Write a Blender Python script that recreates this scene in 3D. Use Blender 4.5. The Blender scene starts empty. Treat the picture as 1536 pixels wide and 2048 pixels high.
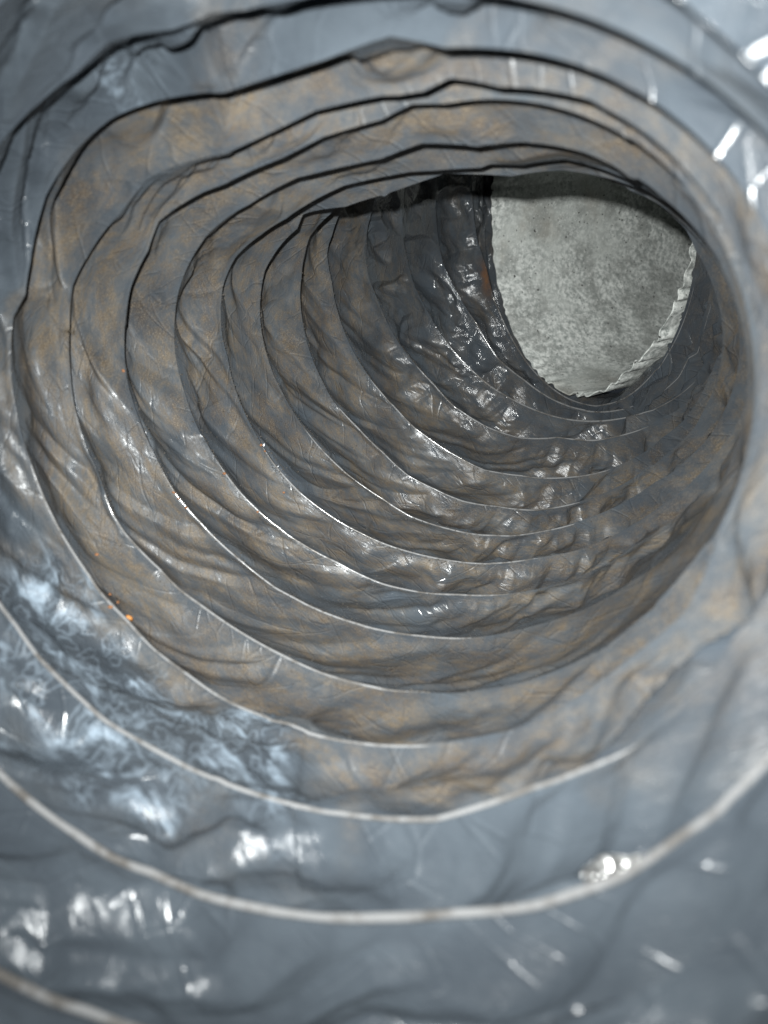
# Looking down the inside of a crinkled black plastic flexible air duct, lit by a phone flash,
# towards the galvanised steel collar it is fixed to.
import bpy, math
import numpy as np
from mathutils import Vector, Matrix

R = 0.05                       # inner radius of the duct, metres (100 mm hose)
sc = bpy.context.scene
rng = np.random.default_rng(7)

# ------------------------------------------------------------------ camera, world, flash, exposure
cam_d = bpy.data.cameras.new('camera')
cam = bpy.data.objects.new('camera', cam_d)
sc.collection.objects.link(cam)
cam_d.sensor_fit = 'VERTICAL'
cam_d.sensor_height = 36.0
cam_d.lens = 1400 / 2048 * 36.0
cam_d.clip_start = 0.002
cam_d.clip_end = 20
cam.rotation_euler = (math.radians(90), 0, 0)      # looks along +Y, Z up
cam_d.dof.use_dof = True
cam_d.dof.focus_distance = 3.9 * R
cam_d.dof.aperture_fstop = 19.0
sc.camera = cam

w = bpy.data.worlds.new('World')
sc.world = w
w.use_nodes = True
w.node_tree.nodes['Background'].inputs[0].default_value = (0.55, 0.65, 0.8, 1)
w.node_tree.nodes['Background'].inputs[1].default_value = 0.03

FLASH = Vector((-0.115 * R, -0.02 * R, 0.165 * R))
ld = bpy.data.lights.new('phone_flash', 'SPOT')
flash = bpy.data.objects.new('phone_flash', ld)
sc.collection.objects.link(flash)
flash.location = FLASH
aim = Vector((0.05, 2.6, 0.02))
flash.rotation_euler = aim.to_track_quat('-Z', 'Y').to_euler()
ld.energy = 4.0
ld.color = (0.98, 1.0, 0.985)
ld.shadow_soft_size = 0.0012
ld.spot_size = math.radians(170)
ld.spot_blend = 0.3
ld.use_nodes = True                                # the flash lens throws a beam: full ahead, weak to the sides
nt = ld.node_tree
em = nt.nodes['Emission']
ge = nt.nodes.new('ShaderNodeNewGeometry')
vt = nt.nodes.new('ShaderNodeVectorTransform'); vt.vector_type = 'VECTOR'; vt.convert_from = 'WORLD'; vt.convert_to = 'OBJECT'
sx = nt.nodes.new('ShaderNodeSeparateXYZ')
ab = nt.nodes.new('ShaderNodeMath'); ab.operation = 'ABSOLUTE'
pw = nt.nodes.new('ShaderNodeMath'); pw.operation = 'POWER'; pw.inputs[1].default_value = 5.8
nt.links.new(ge.outputs['Incoming'], vt.inputs[0]); nt.links.new(vt.outputs[0], sx.inputs[0])
nt.links.new(sx.outputs['Z'], ab.inputs[0]); nt.links.new(ab.outputs[0], pw.inputs[0])
nt.links.new(pw.outputs[0], em.inputs['Strength'])

sc.view_settings.view_transform = 'Standard'
sc.view_settings.look = 'None'
sc.view_settings.exposure = 0.0
sc.view_settings.gamma = 1.0
sc.cycles.max_bounces = 6
sc.cycles.sample_clamp_indirect = 4.0
sc.cycles.sample_clamp_direct = 60.0
sc.cycles.use_denoising = True

#@GEOM
# ------------------------------------------------------------------ shape of the hose (units of R; x right, y down, z ahead)
# one row per turn of the wire: centre x y z, yaw, pitch of the turn, out-of-round terms
KN = np.array([[-0.3767, -0.0618, 1.0828, 0.3366, -0.0469, 0.0175, 0.0031, 0.0092, 0.0267],
  [-0.3391, -0.1019, 1.3303, 0.423, -0.0659, 0.0787, 0.0346, 0.0206, 0.0039],
  [-0.3167, -0.163, 1.5834, 0.4825, -0.1033, 0.1301, 0.0399, 0.01, -0.0194],
  [-0.2753, -0.2196, 1.8755, 0.5443, -0.169, 0.1294, 0.0404, 0.016, -0.0346],
  [-0.1546, -0.2447, 2.1223, 0.5529, -0.2689, 0.1549, 0.0119, -0.0122, -0.0427],
  [-0.0221, -0.3054, 2.3813, 0.5442, -0.4439, 0.1186, -0.0066, -0.0019, -0.0291],
  [0.1357, -0.3783, 2.6896, 0.5028, -0.5556, 0.1118, -0.0051, 0.0164, -0.0315],
  [0.2807, -0.4825, 2.929, 0.5103, -0.6072, 0.1091, -0.012, 0.0172, -0.032],
  [0.3888, -0.5877, 3.1783, 0.585, -0.6784, 0.0975, -0.0071, 0.0338, -0.0334],
  [0.4911, -0.7373, 3.3961, 0.6637, -0.7002, 0.0427, -0.0123, 0.0245, -0.0104],
  [0.6054, -0.9161, 3.5885, 0.7535, -0.7097, 0.0152, 0.006, 0.0234, -0.0025],
  [0.7506, -1.1277, 3.7631, 0.8867, -0.7074, 0.0301, -0.001, 0.0059, 0.0131],
  [0.8853, -1.3186, 3.9211, 1.0213, -0.6463, 0.0203, -0.0003, -0.0032, 0.0073],
  [1.0036, -1.4795, 4.0681, 1.1395, -0.5266, 0.0043, -0.0021, 0.0057, -0.0011],
  [1.1128, -1.6217, 4.2067, 1.2382, -0.371, -0.0164, -0.0132, 0.0221, 0.0075],
  [1.1703, -1.7376, 4.3501, 1.2277, -0.2297, -0.01, -0.0105, 0.0229, -0.0006],
  [1.2427, -1.8461, 4.4876, 1.2138, -0.0913, -0.0013, -0.0028, 0.0086, -0.0031]])
DEL = {1: [(0.5931, 0.0008), (0.6028, -0.0004), (0.6111, 0.0012), (0.625, -0.0034), (0.6375, 0.0013)],
  2: [(0.5375, 0.002), (0.5583, -0.0011), (0.5792, -0.0037), (0.5972, 0.0012), (0.6153, -0.0048), (0.6389, 0.0048), (0.6597, 0.0033), (0.6903, 0.0015), (0.7111, -0.0043), (0.7361, -0.0051), (0.7597, 0.0051)],
  3: [(0.1139, 0.0007), (0.1444, -0.002), (0.1708, -0.0061), (0.2014, 0.0228), (0.2208, -0.0045), (0.2431, -0.0062), (0.2681, 0.0009), (0.4736, 0.002), (0.4847, -0.0032), (0.5042, 0.0078), (0.5236, 0.0037), (0.5486, 0.0027), (0.5736, -0.0059), (0.5958, -0.0055), (0.625, -0.0047), (0.6528, -0.0005), (0.6778, 0.0054), (0.7042, 0.0022), (0.7264, 0.0101), (0.7472, -0.0029), (0.7667, -0.0103), (0.7847, -0.0049), (0.8014, 0.0056), (0.8111, 0.0005), (0.8208, 0.0016), (0.8319, -0.0007), (0.8431, -0.0056), (0.8556, 0.0057)],
  4: [(0.0514, -0.0076), (0.075, 0.024), (0.1028, 0.0006), (0.1597, -0.0248), (0.2278, 0.0178), (0.2528, 0.0167), (0.2806, 0.0091), (0.3125, -0.0403), (0.3278, -0.0503), (0.3403, -0.0032), (0.3653, 0.0116), (0.3931, 0.0079), (0.4125, 0.003), (0.4306, 0.0049), (0.45, 0.005), (0.4875, 0.0058), (0.5083, -0.0047), (0.5306, 0.0048), (0.5556, -0.0016), (0.5875, -0.0022), (0.6208, -0.005), (0.6528, -0.0031), (0.6833, 0.0), (0.7708, 0.0072), (0.8111, -0.0082), (0.8347, 0.0084), (0.8625, -0.0154), (0.9222, 0.0024)],
  5: [(0.0056, 0.0039), (0.0361, -0.0108), (0.0569, 0.0091), (0.0667, -0.012), (0.0875, -0.0065), (0.125, 0.0113), (0.1889, -0.0166), (0.2417, 0.0151), (0.2708, -0.0123), (0.3014, 0.0041), (0.3194, 0.0227), (0.3389, -0.0008), (0.3611, -0.0081), (0.375, -0.008), (0.3958, -0.0156), (0.4125, -0.0275), (0.4278, -0.0051), (0.4403, 0.0191), (0.4528, 0.0238), (0.4667, 0.0106), (0.4806, -0.0027), (0.4972, 0.0018), (0.5194, -0.0067), (0.5389, -0.0038), (0.5736, 0.0025), (0.6083, 0.0056), (0.6472, -0.0032), (0.6861, -0.0026), (0.7167, -0.007), (0.7458, 0.0006), (0.775, 0.0054), (0.7889, 0.0051)],
  6: [(0.0028, 0.0014), (0.0194, 0.0013), (0.0333, 0.0009), (0.0556, 0.0015), (0.0708, -0.0015), (0.0875, 0.0132), (0.1028, -0.0037), (0.1389, 0.0054), (0.1681, -0.0084), (0.2125, -0.0116), (0.2431, 0.0055), (0.2653, 0.0233), (0.2847, -0.0047), (0.3097, 0.0039), (0.3292, -0.0012), (0.3458, -0.0017), (0.3653, -0.0005), (0.3903, -0.0109), (0.4125, -0.0098), (0.4375, 0.0066), (0.4681, -0.0016), (0.4972, -0.0009), (0.5264, 0.0126), (0.5667, 0.0057), (0.6056, -0.0003), (0.6403, -0.0044), (0.6694, 0.0008), (0.6972, -0.0005), (0.7236, -0.0046), (0.7597, 0.004), (0.7944, -0.0002), (0.8083, 0.0007)],
  7: [(0.0014, -0.0063), (0.0236, 0.002), (0.05, 0.0019), (0.0708, -0.0166), (0.1014, 0.0091), (0.1264, -0.0075), (0.1861, 0.0057), (0.2125, -0.0034), (0.2361, -0.0077), (0.2653, 0.0056), (0.2819, 0.0023), (0.3069, -0.0007), (0.325, -0.005), (0.3472, -0.0042), (0.3736, -0.0098), (0.4028, -0.0027), (0.4292, 0.0047), (0.4528, 0.0155), (0.4764, 0.0145), (0.5083, -0.0019), (0.5403, -0.0182), (0.5792, -0.0005), (0.6111, -0.0033), (0.6417, -0.0118), (0.6736, -0.0013), (0.7042, 0.007), (0.7347, 0.0116), (0.7653, 0.003), (0.7861, -0.0127), (0.8069, -0.0092)],
  8: [(0.0042, 0.0024), (0.0264, 0.0077), (0.0458, 0.0105), (0.0653, -0.0172), (0.1181, -0.0074), (0.1528, 0.0068), (0.1833, 0.0115), (0.2167, -0.0056), (0.2347, -0.0137), (0.2583, -0.0038), (0.2833, 0.0206), (0.3069, 0.0205), (0.3431, -0.0059), (0.3569, -0.0239), (0.3875, -0.0185), (0.4167, -0.0091), (0.4458, 0.0141), (0.4736, 0.0237), (0.5028, 0.0144), (0.55, 0.006), (0.5778, -0.0048), (0.6069, -0.0108), (0.65, -0.0079), (0.6847, -0.0118), (0.7278, 0.0158), (0.7514, 0.0114)],
  9: [(0.0486, 0.0047), (0.0764, -0.0165), (0.1208, 0.022), (0.1694, -0.014), (0.2028, -0.021), (0.2347, 0.0232), (0.2458, -0.0065), (0.2778, 0.0024), (0.2903, 0.0098), (0.3333, -0.0019), (0.3556, -0.0051), (0.3833, -0.0106), (0.4139, -0.0044), (0.4472, 0.0002), (0.4778, 0.0044), (0.5181, -0.0046), (0.5458, 0.0141), (0.5806, 0.0019), (0.6153, -0.0009), (0.6458, -0.0025), (0.6708, -0.0065), (0.7042, -0.0034), (1.0, 0.001)],
  10: [(0.2333, -0.0069), (0.2611, 0.0104), (0.2986, -0.0087), (0.3361, -0.0063), (0.3806, 0.0064), (0.4208, 0.0123), (0.4514, -0.0107), (0.4847, -0.0141), (0.5167, 0.0146), (0.5431, 0.0015), (0.5736, 0.0059), (0.6056, -0.0129), (0.6417, 0.006)],
  11: [(0.2917, 0.0164), (0.3181, -0.0084), (0.3597, -0.002), (0.3958, 0.0005), (0.4431, -0.0065), (0.4861, 0.0058), (0.5111, 0.0018), (0.5389, 0.0015), (0.5667, 0.0159), (0.6042, -0.0106), (0.6431, -0.0039), (0.6819, 0.0036), (0.7125, 0.0036)],
  12: [(0.2597, -0.0163), (0.3042, 0.014), (0.3347, 0.0145), (0.3597, -0.0036), (0.4028, -0.0048), (0.4278, -0.0183), (0.4625, -0.0209), (0.4944, 0.0111), (0.5278, 0.022), (0.5667, 0.0165), (0.6111, -0.0339)],
  13: [(0.2694, -0.005), (0.3167, 0.0037), (0.3486, 0.0033), (0.3833, -0.0072), (0.4139, -0.0033), (0.4431, 0.0001), (0.4625, 0.0008), (0.4931, 0.0036), (0.5333, -0.0048)],
  14: [(0.2764, -0.0058), (0.3194, 0.0066), (0.3542, 0.0298), (0.3958, -0.0057), (0.4264, -0.0306), (0.4722, 0.0268), (0.5139, -0.0048)],
  15: [(0.2889, -0.0062), (0.3375, -0.0005), (0.375, -0.0284)],
  16: [(0.2972, 0.0204), (0.3375, -0.0163), (0.3889, 0.0076), (0.4333, 0.0071), (0.4694, -0.0022), (0.5069, -0.0014), (0.5417, 0.0023), (0.575, -0.0041), (0.6056, 0.0063), (0.6528, 0.0055), (0.6792, -0.009), (0.7056, -0.0067), (0.7375, 0.0121), (0.7653, -0.0025), (0.7986, -0.0035), (0.8264, 0.0007)]}
TWO = 2 * math.pi
START = math.radians(-35)
M = 15.0                                           # the steel collar's mouth sits at turn 15

def frame(yaw, pit):
    cy, sy, cp, sp = np.cos(yaw), np.sin(yaw), np.cos(pit), np.sin(pit)
    U = np.stack([cy, 0 * cy, -sy], -1)
    T = np.stack([sy * cp, sp, cy * cp], -1)
    return U, np.cross(T, U), T

_U, _V, _T = frame(KN[15, 3], KN[15, 4])
KN[16] = KN[15]; KN[16, :3] = KN[15, :3] + 0.25 * _T

def catmull(p, u):
    i = np.clip(np.floor(u).astype(int), 0, len(p) - 2); f = (u - i)[:, None]
    L = len(p) - 1
    g = lambda j: p[np.clip(j, 0, L)]
    p1, p2 = g(i), g(i + 1)
    p0 = np.where((i < 1)[:, None], 2 * p1 - p2, g(i - 1))
    p3 = np.where((i + 2 > L)[:, None], 2 * p2 - p1, g(i + 2))
    fc = np.clip(f, 0, 1)
    c = 0.5 * ((2 * p1) + (-p0 + p2) * fc + (2 * p0 - 5 * p1 + 4 * p2 - p3) * fc ** 2 + (-p0 + 3 * p1 - 3 * p2 + p3) * fc ** 3)
    return c + np.where(f < 0, f * (p2 - p1), 0) + np.where(f > 1, (f - 1) * (p2 - p1), 0)

def ring(n, th):
    """centre line, radial direction and out-of-round factor at turn n, angle th"""
    q = catmull(KN, n)
    U, V, T = frame(q[:, 3], q[:, 4])
    r = 1 + q[:, 5] * np.cos(2 * th) + q[:, 6] * np.sin(2 * th) + q[:, 7] * np.cos(3 * th) + q[:, 8] * np.sin(3 * th)
    rad = np.cos(th)[:, None] * U + np.sin(th)[:, None] * V
    return q[:, :3], rad, r, T

def _delta_table(k):
    """kinks of one turn of wire: radial offset against position round the turn"""
    xs, ys = [0.0], [0.0]
    for s, d in DEL.get(k, []):
        if s - xs[-1] > 0.09:
            if xs[-1] > 0: xs.append(xs[-1] + 0.04); ys.append(0.0)
            xs.append(max(s - 0.04, xs[-1] + 1e-4)); ys.append(0.0)
        if s > xs[-1]: xs.append(s); ys.append(d)
    if xs[-1] < 0.95: xs.append(xs[-1] + 0.04); ys.append(0.0)
    xs.append(1.001); ys.append(0.0)
    g = np.linspace(0, 1, 721)
    y = np.interp(g, xs, ys)
    r_ = np.random.default_rng(500 + k)
    kx = np.sort(np.concatenate([[0, 1], r_.random(34)])); ky = r_.normal(0, .003, 36) + (r_.normal(0, .007, 36) * ((kx > .70) & (kx < .97)) if k >= 10 else 0); ky[0] = ky[-1] = 0
    return y + np.interp(g, kx, ky)
_g = np.linspace(0, 1, 721)
_DT = {k: _delta_table(k) for k in range(-3, 20)}
for _k in (16, 17, 18, 19): _DTP = _DT[16]
for _k in (16, 17, 18, 19): _DT[_k] = np.zeros(721)

def delta(k, s): return np.interp(s, _g, _DT[k])

# ---- noise
_P = np.random.default_rng(3).random(1 << 16)
def _h(ix, iy, iz): return _P[(ix * 73856093 ^ iy * 19349663 ^ iz * 83492791) & 0xFFFF]
def vnoise(p):
    i = np.floor(p).astype(np.int64); f = p - i; f = f * f * (3 - 2 * f)
    x, y, z = i[:, 0], i[:, 1], i[:, 2]; fx, fy, fz = f[:, 0], f[:, 1], f[:, 2]
    def l(a, b, t): return a + (b - a) * t
    return l(l(l(_h(x, y, z), _h(x + 1, y, z), fx), l(_h(x, y + 1, z), _h(x + 1, y + 1, z), fx), fy),
             l(l(_h(x, y, z + 1), _h(x + 1, y, z + 1), fx), l(_h(x, y + 1, z + 1), _h(x + 1, y + 1, z + 1), fx), fy), fz)
def fbm(p, o=3):
    a, s, t = 0.5, 0, 0
    for _ in range(o):
        s = s + a * vnoise(p); t += a; p = p * 2.03 + 17.3; a *= .5
    return s / t
def tri(x): return 2 * np.abs(x - np.floor(x + 0.5))         # 0..1..0
def sst(a, b, x):
    t = np.clip((x - a) / (b - a), 0, 1); return t * t * (3 - 2 * t)

def facet(a, b, seed):
    """folded-sheet relief: random heights on a triangle lattice, flat in between, so it creases along straight edges"""
    u = a - b * .57735; v = b * 1.1547
    i = np.floor(u).astype(np.int64); j = np.floor(v).astype(np.int64); f = u - i; g = v - j
    sd = np.full_like(i, seed)
    h00, h10, h01, h11 = _h(i, j, sd), _h(i + 1, j, sd), _h(i, j + 1, sd), _h(i + 1, j + 1, sd)
    lo = h00 + f * (h10 - h00) + g * (h01 - h00)
    hi = h11 + (1 - f) * (h01 - h11) + (1 - g) * (h10 - h11)
    return np.where(f + g < 1, lo, hi) - .5
def creased(x, seed):
    """straight-sided random zigzag along x"""
    i = np.floor(x).astype(np.int64); f = x - i; sd = np.full_like(i, seed)
    j0, j1 = .35 * (_h(i, sd, sd) - .5), .35 * (_h(i + 1, sd, sd) - .5)
    g = np.clip((f - j0) / (1 + j1 - j0), 0, 1)
    a, b = _h(i, sd + 7, sd), _h(i + 1, sd + 7, sd)
    return a + (b - a) * g - .5
_cr = np.random.default_rng(21)
_WAVES = [(f, a, _cr.random() * 6.28, _cr.random() * 50) for f, a in
          [(2.2, .5), (2.9, .5), (3.7, .5), (5, .4), (6.5, .42), (8, .4), (10, .35), (12, .25)] for _ in (0,)]
def crumple(a, b):
    """folded-paper relief of the film: creases in random directions, a b in units of R"""
    z = np.zeros_like(a)
    wx = fbm(np.stack([a * 2.1, b * 2.1, z + 5.2], 1), 2) - .5
    wy = fbm(np.stack([a * 2.1, b * 2.1, z + 9.7], 1), 2) - .5
    a2, b2 = a + .35 * wx, b + .35 * wy
    h = np.zeros_like(a)
    for f, A, ang, ph in _WAVES:
        m = vnoise(np.stack([a * 1.7 + ph, b * 2.3 + ph, z + ph], 1))
        h += A / f * (tri((a2 * math.cos(ang) + b2 * math.sin(ang)) * f + ph) - .5) * sst(.3, .65, m)
    return h

# single sharp folds in the film, each running slantwise from one wire to the next: start, run, height, width
_fr = np.random.default_rng(77)
CREASES = {k: [(_fr.uniform(.10, .46), _fr.uniform(.035, .10), _fr.uniform(.008, .024), _fr.uniform(.025, .05)) for _ in range(6)] for k in range(3, 14)}
CREASES[4] += [(.262, .075, .050, .05), (.375, .045, .035, .04)]
CREASES[6] += [(.325, .055, .03, .04)]
def film(k, s, t):
    """point of the plastic film: turn k, s round the turn 0..1, t across the pleat from wire k to wire k+1.
       returns position, radial direction and the masks dust, stain, rust"""
    th = START - TWO * s
    n = (k - 1) + s - .5 + t
    c, rad, r, T = ring(n, th)
    phi = -(k + s) * TWO
    # slack of the film in this pleat -> depth of the sag
    n0, n1 = n - t, n - t + 1
    ca, ra, r0, _ = ring(n0, th); cb, rb, r1, _ = ring(n1, th)
    pa = ca + (r0 + delta(k, s))[:, None] * ra; pb = cb + (r1 + delta(k + 1, s))[:, None] * rb
    p = np.linalg.norm(pb - pa, axis=1)
    m_ = n + .5 - np.interp(s, [0, .25, .80, 1], [.5, .25, .80, .5])
    es = sst(0, .035, s) * sst(0, .035, 1 - s)          # each turn's own creases fade out where the next turn takes over
    L0 = 0.41 - .05 * sst(3.2, 2.2, m_)
    h = np.sqrt(np.maximum(3 * p * np.maximum(L0 - p, 0.004 + .008 * sst(2., 3., m_)) / 8, 0.0005)) * 0.95
    cy = np.stack([np.cos(th) * 1.5, np.sin(th) * 1.5, n * .8], 1)
    h = h * (0.55 + .8 * vnoise(cy * 3.1 + 31))
    tt = t + .10 * np.sin(TWO * t) * (vnoise(cy * 2 + 77) - .3)
    arch = 4 * tt * (1 - tt)
    z = np.zeros_like(s)
    es0 = sst(0, .06, s) * sst(0, .06, 1 - s)
    h = h * (1 + es0 * (.9 * creased(phi * 2.3 + .5 * t, 600 + k) + .5 * creased(phi * 5.1 - .4 * t, 700 + k)))
    a, b = phi, t * .33
    env = sst(0, .10, t) * sst(0, .10, 1 - t)
    slack = sst(.0, .22, L0 - p)
    # long tension folds running slantwise from wire to wire
    u = phi + t * .62 + .05 * (vnoise(np.stack([phi * 3, t * 1.2, z + 3.3], 1)) - .5)
    u3 = phi - t * .35
    f1 = creased(u * 5.2, 100 + k)
    f2 = creased(u * 12.5, 200 + k)
    f3 = creased(u3 * 7.0, 300 + k)
    amp = vnoise(np.stack([phi * 1.9, t * 1.3 + k * 3, z + 1.1], 1))
    amp2 = vnoise(np.stack([phi * 2.7, t * 1.1 + k * 3, z + 7.1], 1))
    far = sst(9.6, 11.8, n)
    near = sst(3.8, 2.4, m_)
    right = .5 + .5 * np.cos(th - math.radians(30))
    fold = (.044 * f1 * sst(.2, .6, amp) + .020 * f2 * sst(.3, .65, amp2) + .026 * f3 * sst(.6, .35, amp)) * sst(0, .15, t) * sst(0, .17, 1 - t) * es * (1 + .6 * sst(.2, -.7, np.sin(th)))
    # sharp flat-sided crumpling: fine and strong at the far end and on the slack right side, broad near the lens
    wa = .5 * (fbm(np.stack([a * 2.3, b * 5 + k * 5, z + 2.2], 1), 2) - .5); wb = .35 * (fbm(np.stack([a * 2.3, b * 5 + k * 5, z + 12.2], 1), 2) - .5)
    rt = sst(.35, .85, .5 + .5 * np.cos(th - math.radians(50))) * sst(4.2, 6.5, m_)
    wet = np.clip(far + .85 * rt, 0, 1)
    fa, fb = a + wa * .5, b + wb * .3
    e2 = sst(0, .16, t) * sst(0, .16, 1 - t) * es
    e3 = sst(0, .13, t) * sst(0, .13, 1 - t) * es
    skew = a + b * 2.2
    f_far = .060 * creased((phi + wa * .12) * 9.5 + t * .5, 400 + k) + .050 * facet(fa * 8.5 + fb * 4, fb * 6.5 + k * 3.7, 11) + .034 * facet(fa * 19, fb * 11 + k * 3.7, 12) * sst(.25, .6, amp)
    f_near = .060 * facet(fa * 3.1 + fb * 2, fb * 3.6 + k * 2.3, 13) + .070 * facet((skew + wa * .3) * 6.3, fb * 4.5 + k * 1.3, 14) + .040 * facet(fa * 13 - fb * 9, fb * 11 + k * 1.3, 17) * sst(.25, .55, amp) + .035 * creased((phi + t * .5 + wa * .1) * 8, 500 + k) + .10 * creased((phi + t * .45 + wa * .15) * 3.6, 800 + k)
    f_mid = .030 * facet((skew + wa * .4) * 3.4, fb * 2.6 + k * 4.1, 15) + .012 * facet((skew + wa * .3) * 9, fb * 5 + k * 2.1, 16) * sst(.3, .7, amp2)
    crm = f_far * wet * e2 * (1 + .9 * far * sst(.0, .7, np.cos(th - .6))) + f_near * near * e3 * (.70 + .5 * sst(.2, -.5, np.sin(th)) + .5 * sst(.3, .9, np.cos(th))) + f_mid * (1.1 + .9 * sst(.3, -.6, np.sin(th))) * (1 - near) * (1 - .7 * wet) * e2
    crease = 0.0
    for s0, ds, A_, w_ in CREASES.get(k, ()):
        u_ = s - s0 - ds * (t + .10 * np.sin(t * 5 + s0 * 40))
        crease = crease + A_ * np.where(u_ < 0, np.clip(1 + u_ / w_, 0, 1) ** 1.3, np.clip(1 - u_ / .009, 0, 1))
    off = h * arch - crease * es * sst(-.02, .06, t) * sst(0, .10, 1 - t) + fold * (1 - .35 * far) * (1 - .3 * near) + crm
    seam = .633 + .02 * (3.43 - m_)
    off = off - .012 * sst(seam + .0022, seam - .0008, s) * sst(1.2, 1.6, m_) * sst(3.4, 3.1, m_) * sst(.44, .52, s)
    roof = sst(.15, -.35, np.sin(th))
    off = np.maximum(off, -(.014 - .009 * sst(5.0, 4.2, m_)) * (1 - roof) + .35 * h * arch * roof)      # the film hangs outside the wires, it does not bulge past them
    d = delta(k, s) * (1 - t) + delta(k + 1, s) * t
    # past the mouth the film is pulled on over the steel collar
    over = sst(14.3, 15.0, n); tight = sst(15.15, 15.6, n)
    off = off * (1 - .85 * tight) * (1 - .3 * over) + .07 * over * (1 - tight)
    d = d * (1 - over) + np.interp(s, _g, _DTP) * over
    r = r + .012 * tight
    pos = c + ((r + d + off)[:, None]) * rad
    # lap of the film: a second layer ends along a line near the floor of the hose
    # masks
    q = np.stack([np.cos(th), np.sin(th), n * .3], 1)
    nb = fbm(q * 3.2 + 11, 4)
    nb2 = fbm(np.stack([phi * 5, n * 2.2, z], 1), 3)
    lower = sst(-.55, .25, np.sin(th) - .45 * np.cos(th))
    band = sst(.10, .42, t + .5 * (nb2 - .5)) * sst(1.05, .9, t + .2 * (nb2 - .5))
    lim = 2.97 - .22 * sst(.34, .46, s) * sst(.7, .6, s) - .50 * sst(seam - .006, seam + .075, s)
    mm = m_ + .5 * (nb - .5) + .25 * (nb2 - .5)
    zone = sst(lim - .10, lim + .12, mm) * (1 - .62 * sst(10.0, 12.5, n))
    patch = sst(lim + .55, lim - .35, mm) * sst(seam, seam + .01, s)
    dust = zone * (.22 + .78 * band) * sst(.20, .55, nb * .55 + nb2 * .5) * (1 - patch * sst(.60, .42, nb)) * (1 - .75 * sst(.72, .82, s) * sst(3.4, 2.6, m_) * sst(.62, .46, nb2))
    dust = np.clip(dust + .45 * sst(.52, .68, nb) * sst(.8, 2.4, m_) * (1 - zone), 0, 1)
    gloss = np.clip(far + .7 * rt + .35 * sst(.5, .7, nb2) * sst(3.2, 4.2, m_), 0, 1)
    return pos, rad, dust, n, th, gloss
#@ENDGEOM

def to_world(p): return np.stack([p[:, 0], p[:, 2], -p[:, 1]], 1) * R

# ------------------------------------------------------------------ materials
def mat(name):
    m = bpy.data.materials.new(name); m.use_nodes = True
    nt = m.node_tree; b = nt.nodes['Principled BSDF']
    return m, nt, b
def N(nt, typ, **kw):
    n = nt.nodes.new(typ)
    for k, v in kw.items():
        if k.startswith('i_'):
            key = k[2:]; n.inputs[int(key) if key.isdigit() else key].default_value = v
        else: setattr(n, k, v)
    return n
def mixc(nt, fac, a, b):
    m = nt.nodes.new('ShaderNodeMix'); m.data_type = 'RGBA'
    for sock, v in ((m.inputs[0], fac), (m.inputs[6], a), (m.inputs[7], b)):
        if isinstance(v, bpy.types.NodeSocket): nt.links.new(v, sock)
        else: sock.default_value = v if not isinstance(v, tuple) or len(v) == 4 else (*v, 1)
    return m.outputs[2]
def mixf(nt, fac, a, b):
    m = nt.nodes.new('ShaderNodeMix'); m.data_type = 'FLOAT'
    for sock, v in ((m.inputs[0], fac), (m.inputs[2], a), (m.inputs[3], b)):
        if isinstance(v, bpy.types.NodeSocket): nt.links.new(v, sock)
        else: sock.default_value = v
    return m.outputs[0]
def ramp(nt, src, a, b, lo=0.0, hi=1.0):
    m = N(nt, 'ShaderNodeMapRange', interpolation_type='SMOOTHSTEP')
    m.inputs[1].default_value = a; m.inputs[2].default_value = b; m.inputs[3].default_value = lo; m.inputs[4].default_value = hi
    nt.links.new(src, m.inputs[0]); return m.outputs[0]
def math_(nt, op, a, b=0.0):
    m = N(nt, 'ShaderNodeMath', operation=op)
    for sock, v in ((m.inputs[0], a), (m.inputs[1], b)):
        if isinstance(v, bpy.types.NodeSocket): nt.links.new(v, sock)
        else: sock.default_value = v
    return m.outputs[0]
def noise(nt, co, scale, detail=3, rough=.55, dist=0):
    n = N(nt, 'ShaderNodeTexNoise'); n.inputs['Scale'].default_value = scale; n.inputs['Detail'].default_value = detail
    n.inputs['Roughness'].default_value = rough; n.inputs['Distortion'].default_value = dist
    nt.links.new(co, n.inputs['Vector']); return n.outputs[0]

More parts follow.
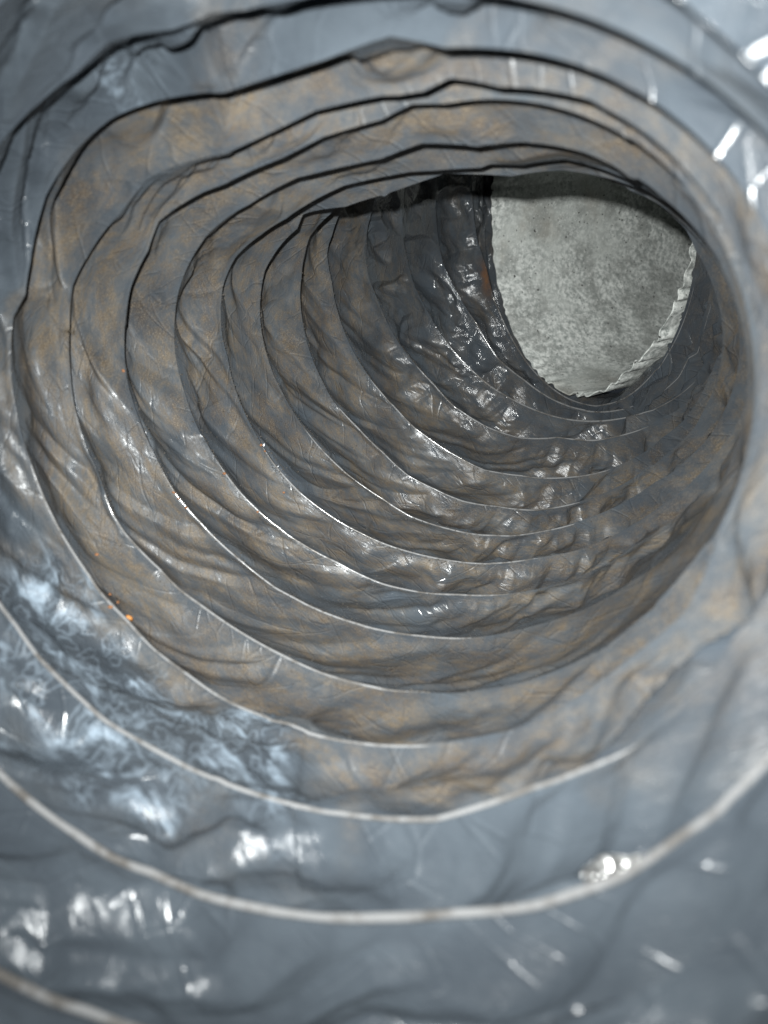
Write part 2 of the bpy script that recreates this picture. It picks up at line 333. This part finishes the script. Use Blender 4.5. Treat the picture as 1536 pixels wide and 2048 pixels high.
def film_material():
    m, nt, b = mat('black_plastic_film')
    co = N(nt, 'ShaderNodeAttribute', attribute_name='film_co').outputs['Vector']
    du = N(nt, 'ShaderNodeAttribute', attribute_name='dust').outputs['Fac']
    st = N(nt, 'ShaderNodeAttribute', attribute_name='stain').outputs['Fac']
    ru = N(nt, 'ShaderNodeAttribute', attribute_name='rust').outputs['Fac']
    mp = N(nt, 'ShaderNodeMapping'); mp.inputs['Scale'].default_value = (.45, 1, 1); nt.links.new(co, mp.inputs[0]); cs = mp.outputs[0]
    n1 = noise(nt, cs, 16, 6, .68)
    n2 = noise(nt, cs, 90, 4, .7)
    n4 = noise(nt, co, 260, 2, .6)
    n5 = noise(nt, cs, 42, 4, .75)
    n3 = noise(nt, cs, 6, 5, .65, .6)
    dm = math_(nt, 'MULTIPLY', du, ramp(nt, n1, .36, .60, .25, 1.0))
    dm = math_(nt, 'MULTIPLY', dm, ramp(nt, n2, .30, .62, .6, 1.0))
    dm = math_(nt, 'MULTIPLY', dm, ramp(nt, n5, .36, .56, .5, 1.0))
    brown = mixc(nt, ramp(nt, n3, .35, .65), (.053, .041, .031), (.100, .077, .051))
    brown = mixc(nt, ramp(nt, n2, .55, .75, 0, .5), brown, (.040, .034, .030))
    brown = mixc(nt, ramp(nt, n4, .50, .66, 0, .75), brown, (.19, .16, .12))
    brown = mixc(nt, ramp(nt, n4, .46, .30, 0, .8), brown, (.035, .031, .028))
    clean = mixc(nt, ramp(nt, n3, .35, .7), (.038, .046, .055), (.053, .064, .075))
    col = mixc(nt, dm, clean, brown)
    # pale dried water marks: veined outlines
    wv = noise(nt, cs, 9, 4, .6, 1.6)
    dco = N(nt, 'ShaderNodeVectorMath', operation='MULTIPLY_ADD'); nc = N(nt, 'ShaderNodeTexNoise'); nc.inputs['Scale'].default_value = 9; nc.inputs['Detail'].default_value = 3
    nt.links.new(co, nc.inputs['Vector']); nt.links.new(nc.outputs['Color'], dco.inputs[0]); dco.inputs[1].default_value = (.15, .15, 0); nt.links.new(co, dco.inputs[2])
    vo = N(nt, 'ShaderNodeTexVoronoi', voronoi_dimensions='2D'); vo.inputs['Scale'].default_value = 16; nt.links.new(dco.outputs[0], vo.inputs['Vector'])
    vein = ramp(nt, math_(nt, 'ABSOLUTE', math_(nt, 'SUBTRACT', vo.outputs['Distance'], .36)), .02, .13, 1, 0)
    bl = ramp(nt, noise(nt, cs, 11, 6, .72, .7), .48, .70)
    sm = math_(nt, 'MULTIPLY', st, math_(nt, 'MAXIMUM', math_(nt, 'MULTIPLY', math_(nt, 'MULTIPLY', vein, .26), ramp(nt, wv, .38, .54)), math_(nt, 'MULTIPLY', bl, 1.0)))
    col = mixc(nt, sm, col, (.21, .26, .31))
    rs = math_(nt, 'MULTIPLY', ru, ramp(nt, n1, .35, .55))
    col = mixc(nt, rs, col, (.15, .07, .028))
    nt.links.new(col, b.inputs['Base Color'])
    gl = N(nt, 'ShaderNodeAttribute', attribute_name='gloss').outputs['Fac']
    dr = ramp(nt, dm, .06, .42)
    ro = mixf(nt, dr, mixf(nt, gl, .23, .13), mixf(nt, gl, .56, .30))
    nt.links.new(mixf(nt, dr, .5, mixf(nt, gl, .22, .42)), b.inputs['Specular IOR Level'])
    ro = mixf(nt, ramp(nt, n2, .4, .7), ro, math_(nt, 'ADD', ro, .05))
    ro = mixf(nt, sm, ro, .6)
    nt.links.new(ro, b.inputs['Roughness'])
    b.inputs['IOR'].default_value = 1.5
    mr = N(nt, 'ShaderNodeMapping'); mr.inputs['Rotation'].default_value = (0, 0, math.radians(-24)); mr.inputs['Scale'].default_value = (1.2, 16, 1)
    nt.links.new(co, mr.inputs[0])
    st1 = ramp(nt, math_(nt, 'ABSOLUTE', math_(nt, 'SUBTRACT', noise(nt, mr.outputs[0], 3.2, 4, .6, .15), .5)), 0, .05)
    hgt = math_(nt, 'ADD', math_(nt, 'MULTIPLY', n2, .35), math_(nt, 'MULTIPLY', st1, .2))
    hgt = math_(nt, 'ADD', hgt, math_(nt, 'MULTIPLY', n4, .25))
    nd = N(nt, 'ShaderNodeTexNoise'); nd.inputs['Scale'].default_value = 5; nd.inputs['Detail'].default_value = 1; nt.links.new(co, nd.inputs['Vector'])
    cell = N(nt, 'ShaderNodeSeparateColor'); nt.links.new(nd.outputs['Color'], cell.inputs[0])
    for ci, (rot, scl, wgt, wid) in enumerate( ((-27, (2.0, 10, 1), 1.7, .05), (33, (2.6, 9, 1), .9, .05), (-20, (7, 26, 1), .8, .08))):
        msk = ramp(nt, cell.outputs[ci], .45, .62)
        dv = N(nt, 'ShaderNodeVectorMath', operation='MULTIPLY_ADD'); nt.links.new(nd.outputs['Color'], dv.inputs[0])
        dv.inputs[1].default_value = (.10, .05, 0); nt.links.new(co, dv.inputs[2])
        mv = N(nt, 'ShaderNodeMapping'); mv.inputs['Rotation'].default_value = (0, 0, math.radians(rot)); nt.links.new(dv.outputs[0], mv.inputs[0])
        sv = N(nt, 'ShaderNodeVectorMath', operation='MULTIPLY'); sv.inputs[1].default_value = scl; nt.links.new(mv.outputs[0], sv.inputs[0])
        vr = N(nt, 'ShaderNodeTexVoronoi', feature='DISTANCE_TO_EDGE', voronoi_dimensions='2D'); vr.inputs['Scale'].default_value = 1; nt.links.new(sv.outputs[0], vr.inputs['Vector'])
        ln = math_(nt, 'MULTIPLY', ramp(nt, vr.outputs['Distance'], 0, wid, 1, 0), msk)
        hgt = math_(nt, 'ADD', hgt, math_(nt, 'MULTIPLY', ln, wgt))
    bp = N(nt, 'ShaderNodeBump'); bp.inputs['Strength'].default_value = .30; bp.inputs['Distance'].default_value = .0005
    nt.links.new(hgt, bp.inputs['Height']); nt.links.new(bp.outputs[0], b.inputs['Normal'])
    return m

def wire_material():
    m, nt, b = mat('film_covered_wire')
    co = N(nt, 'ShaderNodeTexCoord').outputs['Object']
    n1 = noise(nt, co, 700, 3, .6); n2 = noise(nt, co, 90, 3, .6)
    col = mixc(nt, ramp(nt, n1, .60, .74, 0, .7), (.33, .333, .335), (.07, .06, .05))
    n3 = noise(nt, co, 160, 4, .65)
    col = mixc(nt, ramp(nt, n3, .44, .62, 0, .7), col, (.10, .085, .068))
    nt.links.new(col, b.inputs['Base Color'])
    nt.links.new(ramp(nt, n1, .5, .7, .18, .4), b.inputs['Roughness'])
    b.inputs['Metallic'].default_value = .5
    bp = N(nt, 'ShaderNodeBump'); bp.inputs['Strength'].default_value = .08; bp.inputs['Distance'].default_value = .0003
    nt.links.new(n1, bp.inputs['Height']); nt.links.new(bp.outputs[0], b.inputs['Normal'])
    return m

def zinc_material():
    m, nt, b = mat('galvanised_steel')
    co = N(nt, 'ShaderNodeTexCoord').outputs['Object']
    n0 = noise(nt, co, 30, 4, .6); n1 = noise(nt, co, 620, 5, .72); n2 = noise(nt, co, 1500, 3, .6); n3 = noise(nt, co, 800, 1, .5); n5 = noise(nt, co, 70, 4, .7)
    mp = N(nt, 'ShaderNodeMapping'); mp.inputs['Scale'].default_value = (1, 1, 1)
    col = mixc(nt, ramp(nt, n1, .35, .65), (.30, .325, .31), (.78, .80, .765))
    col = mixc(nt, ramp(nt, n0, .45, .62, 0, .7), col, (.52, .545, .515))
    col = mixc(nt, ramp(nt, n5, .45, .62, 0, .65), col, (.24, .25, .235))
    col = mixc(nt, ramp(nt, n5, .42, .30, 0, .55), col, (.66, .67, .64))
    col = mixc(nt, ramp(nt, n2, .56, .70, 0, .7), col, (.82, .83, .80))
    col = mixc(nt, ramp(nt, n0, .58, .75, 0, .35), col, (.42, .37, .30))
    col = mixc(nt, ramp(nt, n3, .70, .76), col, (.03, .03, .028))
    nt.links.new(col, b.inputs['Base Color'])
    b.inputs['Metallic'].default_value = .1
    nt.links.new(ramp(nt, n1, .3, .7, .5, .75), b.inputs['Roughness'])
    bp = N(nt, 'ShaderNodeBump'); bp.inputs['Strength'].default_value = .3; bp.inputs['Distance'].default_value = .0005
    nt.links.new(n1, bp.inputs['Height']); nt.links.new(bp.outputs[0], b.inputs['Normal'])
    return m

def simple(name, colour, rough, metal=0.0, var=.5, scale=900):
    m, nt, b = mat(name)
    co = N(nt, 'ShaderNodeTexCoord').outputs['Object']
    n = noise(nt, co, scale, 3, .6)
    dark = tuple(c * (1 - var) for c in colour)
    nt.links.new(mixc(nt, ramp(nt, n, .3, .7), dark, colour), b.inputs['Base Color'])
    b.inputs['Roughness'].default_value = rough; b.inputs['Metallic'].default_value = metal
    return m

FILM, WIRE, ZINC = film_material(), wire_material(), zinc_material()

# ------------------------------------------------------------------ helpers
def mesh_obj(name, verts, faces, material, parent=None, smooth=True, attrs=None):
    me = bpy.data.meshes.new(name)
    faces = np.asarray(faces)
    me.vertices.add(len(verts)); me.vertices.foreach_set('co', np.ascontiguousarray(verts, np.float32).ravel())
    nf, w_ = faces.shape
    me.loops.add(nf * w_); me.loops.foreach_set('vertex_index', faces.astype(np.int32).ravel())
    me.polygons.add(nf)
    me.polygons.foreach_set('loop_start', np.arange(0, nf * w_, w_, dtype=np.int32))
    me.polygons.foreach_set('loop_total', np.full(nf, w_, np.int32))
    me.polygons.foreach_set('use_smooth', np.full(nf, smooth, bool))
    me.materials.append(material)
    for an, v in (attrs or {}).items():
        if v.ndim == 2:
            a = me.attributes.new(an, 'FLOAT_VECTOR', 'POINT'); a.data.foreach_set('vector', v.astype(np.float32).ravel())
        else:
            a = me.attributes.new(an, 'FLOAT', 'POINT'); a.data.foreach_set('value', v.astype(np.float32))
    me.update(); me.validate()
    o = bpy.data.objects.new(name, me)
    sc.collection.objects.link(o)
    if parent: o.parent = parent
    return o
def empty(name, loc, label, cat, group=None):
    o = bpy.data.objects.new(name, None); o.empty_display_size = .01
    sc.collection.objects.link(o); o.location = loc
    o['label'] = label; o['category'] = cat
    if group: o['group'] = group
    return o
def tag(o, label=None, cat=None, group=None, kind=None):
    if label: o['label'] = label
    if cat: o['category'] = cat
    if group: o['group'] = group
    if kind: o['kind'] = kind
    return o
def grid(nu, nv, close=False):
    i, j = np.meshgrid(np.arange(nu - 1), np.arange(nv - 1), indexing='ij')
    q = i * nv + j
    f = np.stack([q, q + nv, q + nv + 1, q + 1], -1).reshape(-1, 4)
    if close:
        j = np.arange(nv - 1); q = (nu - 1) * nv + j
        f = np.concatenate([f, np.stack([q, j, j + 1, q + 1], -1)])
    return f

# ------------------------------------------------------------------ the hose: one pleat of film per turn, one coiled wire
duct = empty('flexible_duct', (0, 0, 0), 'crinkled black plastic air duct seen from inside, brown with dust further in', 'air duct')
NT, NS = 1200, 42
FIRST, LAST = -1, 16
STAINS = [(3, .47, .45, .085, .60), (2, .47, .80, .08, .35)]
for k in range(FIRST, LAST + 1):
    s1 = 1.0
    s, t = np.meshgrid(np.linspace(0, s1, NT + 1), np.linspace(0, 1, NS + 1), indexing='ij')
    s = s.ravel(); t = t.ravel()
    pos, rad, dust, n, th, gloss = film(k, s, t)
    aa = -(k + s) * TWO
    stain = np.zeros_like(s)
    m_ = k - 1 + t
    ang = np.degrees(th) % 360
    wv_ = fbm(np.stack([aa * 6, m_ * 3, aa * 0], 1), 2) - .5
    seam = .633 + .02 * (3.43 - m_)
    stain = sst(seam + .002, seam - .014 + .03 * wv_, s) * sst(.43, .475, s + .05 * wv_) \
        * sst(1.30, 1.75, m_ - 2.4 * (s - .53) + .9 * wv_) * sst(3.05, 2.7, m_ + 1.1 * wv_)
    top = np.exp(-((ang - 249) / 5.0) ** 2 - ((n - 2.50) / .20) ** 2)
    stain = np.clip(stain + top * 1.2, 0, 1)
    dust = dust * (1 - .9 * stain)
    rust = np.exp(-((ang - 186) / 6) ** 2 - ((n - 13.86) / .07) ** 2) * .8
    co = np.stack([aa, n * .34, np.zeros_like(aa)], 1)
    mesh_obj('pleat', to_world(pos), grid(NT + 1, NS + 1), FILM, duct,
             attrs={'dust': dust, 'stain': stain, 'rust': rust, 'gloss': gloss, 'film_co': co})

def coil(k0, k1, rw, name, material, parent, seg=420, sides=8):
    S = np.linspace(k0, k1, int((k1 - k0) * seg) + 1)
    P_ = np.empty((len(S), 3)); RA = np.empty_like(P_)
    kk = np.minimum(np.floor(S).astype(int), 18); sunk = np.zeros(len(S))
    for k in np.unique(kk):
        m_ = kk == k; s = S[m_] - k
        th = START - TWO * s; n = (k - 1) + s - .5
        c, rad, r, T = ring(n, th)
        nr_ = sst(4.4, 3.4, s + k) * sst(2.3, 2.9, s + k)
        x_ = np.abs((np.degrees(th) - 125 + 30 * nr_ + 180) % 360 - 180) - 20 * nr_
        sk = sst(25, 92, x_); off = .020 * sk - .005 * sst(5.6, 4.8, s + k) * (1 - sk); sunk[m_] = sk                   # up the sides and overhead it lies buried in the fold
        P_[m_] = c + (r + delta(k, s) + off)[:, None] * rad; RA[m_] = rad
    tg = np.gradient(P_, axis=0); tg /= np.linalg.norm(tg, axis=1)[:, None]
    b_ = np.cross(tg, RA); b_ /= np.linalg.norm(b_, axis=1)[:, None]; RA = np.cross(b_, tg)
    a = np.linspace(0, TWO, sides, endpoint=False)
    wob = (.0050 + (rw - .0050) * sst(4.6, 2.6, S)) * (1 - .7 * sunk) * (1 + .25 * (vnoise(np.stack([S * 60, S * 0, S * 0], 1)) - .5))
    v = P_[:, None] + wob[:, None, None] * (np.cos(a)[None, :, None] * RA[:, None] + np.sin(a)[None, :, None] * b_[:, None])
    ns = len(S)
    i, j = np.meshgrid(np.arange(ns - 1), np.arange(sides), indexing='ij')
    j2 = (j + 1) % sides
    f = np.stack([i * sides + j, i * sides + j2, (i + 1) * sides + j2, (i + 1) * sides + j], -1).reshape(-1, 4)
    return mesh_obj(name, to_world(v.reshape(-1, 3)), f, material, parent)
coil(FIRST, 15.9, .0088, 'wire_coil', WIRE, duct)

# ------------------------------------------------------------------ galvanised collar
C0 = KN[15, :3]
U0, V0, T0 = frame(KN[15, 3], KN[15, 4])
def collar_ring(x, th, rr):
    s = ((START - th) % TWO) / TWO
    q = KN[15]
    oval = q[5] * np.cos(2 * th) + q[6] * np.sin(2 * th) + q[7] * np.cos(3 * th) + q[8] * np.sin(3 * th)
    d = np.interp(s, _g, _DTP)
    fade = np.exp(-(x / 1.3) ** 2)
    r = rr + (oval + d) * fade
    rad = np.cos(th)[:, None] * U0 + np.sin(th)[:, None] * V0
    return C0 + x[:, None] * T0 + r[:, None] * rad
world0 = Vector(to_world(C0[None])[0].tolist())
collar = empty('steel_collar', world0, 'pale speckled galvanised steel collar with crimped rim at the far end of the duct', 'duct collar')
def collar_part(name, x0, x1, nx, crimp):
    nth = 1080
    xs = x0 + (x1 - x0) * np.linspace(0, 1, nx) ** 2
    th = np.linspace(0, TWO, nth, endpoint=False)
    TH_, X_ = np.meshgrid(th, xs, indexing='ij')
    TH_ = TH_.ravel(); X_ = X_.ravel()
    wob = vnoise(np.stack([np.cos(TH_) * 6, np.sin(TH_) * 6, TH_ * 0], 1)) - .5
    cw = np.sin(TH_ * 44 + 13 * wob)
    cw = np.sign(cw) * np.abs(cw) ** .8
    side = .35 + .65 * sst(-.6, .5, np.cos(TH_ - math.radians(30)))
    amp = side * crimp * np.exp(-(X_ / .10) ** 2) * (.7 + .9 * vnoise(np.stack([np.cos(TH_) * 9, np.sin(TH_) * 9, TH_ * 0 + 4], 1)))
    xr = X_ + (.010 * wob - .006 * side * cw) * np.exp(-(X_ / .06) ** 2)
    inner = collar_ring(xr, TH_, .975 + amp * cw)
    outer = collar_ring(xr, TH_, .975 + .010 + amp * cw)
    n1 = len(inner)
    fi = grid(nth, nx, True)
    ring0 = np.arange(nth) * nx; ring0n = np.roll(ring0, -1)
    rim = np.stack([ring0, ring0n, ring0n + n1, ring0 + n1], -1)
    v = to_world(np.concatenate([inner, outer])) - np.array(world0)
    return mesh_obj(name, v, np.concatenate([fi[:, ::-1], fi + n1, rim]), ZINC, collar)
collar_part('crimped_rim', 0, .30, 30, .011)
collar_part('pipe_wall', .30, 5.0, 90, .011)

# ------------------------------------------------------------------ loose things on the film
def film_frame(k, s, t):
    """world point on the film, direction towards the middle of the hose and along the wire"""
    f = lambda a, b: film(k, np.array([a]), np.array([b]))[0]
    p0 = f(s, t); ds = f(s + .002, t) - f(s - .002, t); dt = f(s, min(t + .02, .999)) - f(s, max(t - .02, .001))
    P0, A, B = (Vector(v.tolist()) for v in (to_world(p0)[0], to_world(ds)[0], to_world(dt)[0]))
    A.normalize(); nrm = A.cross(B); nrm.normalize()
    rad = Vector(to_world(film(k, np.array([s]), np.array([t]))[1])[0].tolist())
    if nrm.dot(rad) > 0: nrm = -nrm
    return P0, nrm, A
RUST = simple('orange_rust_crumb', (.42, .17, .035), .7, var=.35, scale=2500)
PALE_RUST = simple('tan_rust_crumb', (.24, .105, .042), .75, var=.5, scale=2500)
def lump(name, k, s, t, size, label, material, seed, flat=.75):
    """an irregular broken crumb of about 80 faces"""
    import bmesh
    bm = bmesh.new(); bmesh.ops.create_icosphere(bm, subdivisions=2, radius=1)
    r_ = np.random.default_rng(seed); ax = r_.normal(size=(9, 3)); ax /= np.linalg.norm(ax, axis=1)[:, None]; dd = r_.uniform(.55, .95, 9)
    for v in bm.verts:
        c = np.array(v.co)
        for a_, d_ in zip(ax, dd):                       # broken flats
            e = c @ a_ - d_
            if e > 0: c = c - a_ * e
        v.co = Vector((c * np.array([1.15, .9, flat]) * size * R).tolist())
    me = bpy.data.meshes.new(name); bm.to_mesh(me); bm.free(); me.materials.append(material)
    o = bpy.data.objects.new(name, me); sc.collection.objects.link(o)
    P0, nrm, A = film_frame(k, s, t)
    o.location = P0 + nrm * size * R * flat * .6
    o.rotation_euler = nrm.to_track_quat('Z', 'Y').to_euler()
    return tag(o, label, 'rust crumb', 'rust crumbs scattered along the wire')
CR = [(4, .5025, .30, .0175, 'largest bright orange rust crumb, beside the wire above the pale stain', 0),
      (4, .4840, .40, .0085, 'upper of two orange specks just above the largest rust crumb', 1),
      (4, .4905, .37, .0095, 'lower of two orange specks just above the largest rust crumb', 1),
      (4, .4591, .63, .0085, 'lone orange speck higher up the left side than the largest crumb', 1),
      (7, .4274, .985, .0105, 'tan crumb on the wire deep in the hose, topmost of its turn', 1),
      (7, .4330, .985, .0070, 'small brown crumb touching the topmost tan crumb deep in the hose', 1),
      (6, .4357, .985, .0095, 'tan crumb on the next wire nearer than the topmost tan crumb', 1),
      (7, .4674, .86, .0080, 'single orange grain lying on bare film between two wires', 1),
      (6, .4708, .985, .0085, 'brown orange crumb low on the wire below the lone grain', 1),
      (5, .3606, .985, .0090, 'faint orange crumb high on the left wire near the dark folds', 1),
      (5, .4374, .985, .0085, 'orange crumb at the head of a rusty row along the wire', 1),
      (5, .4420, .985, .0065, 'middle brown crumb of a rusty row along the wire', 1),
      (5, .4491, .985, .0080, 'last orange crumb at the foot of a rusty row along the wire', 1),
      (3, .4975, .975, .0090, 'dull brown crumb hard against the shiny wire beside the largest crumb', 1)]
for i_, (k, s, t, sz, lab, mt_) in enumerate(CR):
    lump('rust_crumb', k, s, t, sz * (1 if i_ == 0 else .85), lab, (RUST, PALE_RUST)[mt_], 40 + i_)

# shiny torn flake near the lens
FOIL = simple('bright_foil', (.58, .58, .57), .30, .9, .25, 500)
P0, nrm, A = film_frame(2, .779, .36)
nu, nv = 26, 14
u, v = np.meshgrid(np.linspace(-1, 1, nu), np.linspace(-1, 1, nv), indexing='ij'); u = u.ravel(); v = v.ravel()
wd = np.sqrt(np.clip(1 - u * u, 0, 1)) ** .8 * (.8 + .35 * vnoise(np.stack([u * 3, u * 0, np.sign(v)], 1)))
hh = 1.1 * facet(u * 2.6 + 3, v * wd * 1.6 + 2, 31) * .5 + .35 * facet(u * 6, v * wd * 3, 32) * .3
loc = np.stack([u * .060 * R, v * wd * .030 * R, hh * .085 * R], 1)
off_ = np.stack([np.zeros_like(u), np.zeros_like(u), np.full_like(u, .0015 * R)], 1)
g_ = grid(nu, nv); n1 = len(loc)
b0 = np.arange(nv - 1); b1 = (nu - 1) * nv + b0
c0 = np.arange(nu - 1) * nv; c1 = c0 + nv - 1
sides_ = np.concatenate([np.stack([b0, b0 + 1, b0 + 1 + n1, b0 + n1], -1), np.stack([b1 + 1, b1, b1 + n1, b1 + 1 + n1], -1),
                         np.stack([c0 + nv, c0, c0 + n1, c0 + nv + n1], -1), np.stack([c1, c1 + nv, c1 + nv + n1, c1 + n1], -1)])
fl = mesh_obj('foil_flake', np.concatenate([loc, loc + off_]), np.concatenate([g_[:, ::-1], g_ + n1, sides_]), FOIL)
zax = (nrm * .38 + (Vector((0, 0, .1 * R)) - P0).normalized() * .62).normalized()
xax = (A - zax * A.dot(zax)).normalized()
fl.matrix_world = Matrix.Translation(P0 + nrm * .034 * R) @ Matrix((xax, zax.cross(xax), zax)).transposed().to_4x4()
tag(fl, 'small bright silver flake lying on the grey film near the lens', 'foil flake')

# tuft of lint caught on a fold at the left
LINT = simple('brown_lint', (.12, .095, .065), .9, var=.4)
P0, nrm, A = film_frame(4, .3422, .985)
r_ = np.random.default_rng(5); V_, F_ = [], []
for i_ in range(14):
    d_ = Vector(r_.normal(size=3).tolist()).normalized() * .03 * R * r_.uniform(.5, 1); q_ = P0 + nrm * .004 * R
    pts_ = [q_ + d_ * x + Vector((r_.normal(size=3) * .003 * R).tolist()) for x in np.linspace(-.4, 1, 6)]
    base = len(V_)
    for pt in pts_:
        for a_ in range(3):
            V_.append(pt + Vector((math.cos(a_ * 2.1), math.sin(a_ * 2.1), .3 * math.sin(a_))) * .0016 * R)
    for j in range(5):
        for a_ in range(3):
            F_.append((base + j * 3 + a_, base + j * 3 + (a_ + 1) % 3, base + j * 3 + 3 + (a_ + 1) % 3, base + j * 3 + 3 + a_))
lint = mesh_obj('lint_tuft', np.array([tuple(x - P0) for x in V_]), np.array(F_), LINT)
lint.location = P0
tag(lint, 'tiny brown tuft of lint caught on a dark fold at the left', 'lint')

# black and grey grit, thickest along the wires of the lower left wall
GRIT = simple('dark_grit', (.075, .066, .056), .8, var=.8, scale=4000)
OCT = np.array([[1, 0, 0], [-1, 0, 0], [0, 1, 0], [0, -1, 0], [0, 0, 1], [0, 0, -1]], float)
OF = np.array([[0, 2, 4], [2, 1, 4], [1, 3, 4], [3, 0, 4], [2, 0, 5], [1, 2, 5], [3, 1, 5], [0, 3, 5]])
gv, gf, cnt = [], [], 0
r_ = np.random.default_rng(12)
for k in range(4, 15):
    den = {4: 250, 5: 500, 6: 800}.get(k, 1300)
    s = np.concatenate([r_.normal(.52, .085, den), r_.uniform(.30, .80, den // 3)])
    t = np.concatenate([np.abs(r_.normal(0, .035, den)) + .004, r_.uniform(.02, .98, den // 3)])
    flip = r_.random(len(t)) < .35; t = np.where(flip, 1 - t, t)
    ok = (s > .02) & (s < .98); s, t = s[ok], np.clip(t[ok], .003, .997)
    pos, rad = film(k, s, t)[:2]
    size = (.0016 + .0034 * r_.random(len(s)) ** 3)
    c = to_world(pos - rad * (size * .5)[:, None])
    q = r_.normal(size=(len(s), 3, 3)); q, _ = np.linalg.qr(q)
    stretch = r_.uniform(.55, 1.3, (len(s), 6, 1))
    vv = c[:, None] + np.einsum('nij,vj->nvi', q, OCT) * stretch * (size * R)[:, None, None]
    gv.append(vv.reshape(-1, 3)); gf.append((OF[None] + (cnt + 6 * np.arange(len(s)))[:, None, None]).reshape(-1, 3)); cnt += 6 * len(s)
grit = mesh_obj('grit', np.concatenate(gv), np.concatenate(gf), GRIT, smooth=False)
tag(grit, 'fine dark grit gathered along the wires of the lower wall', 'grit', None, 'stuff')
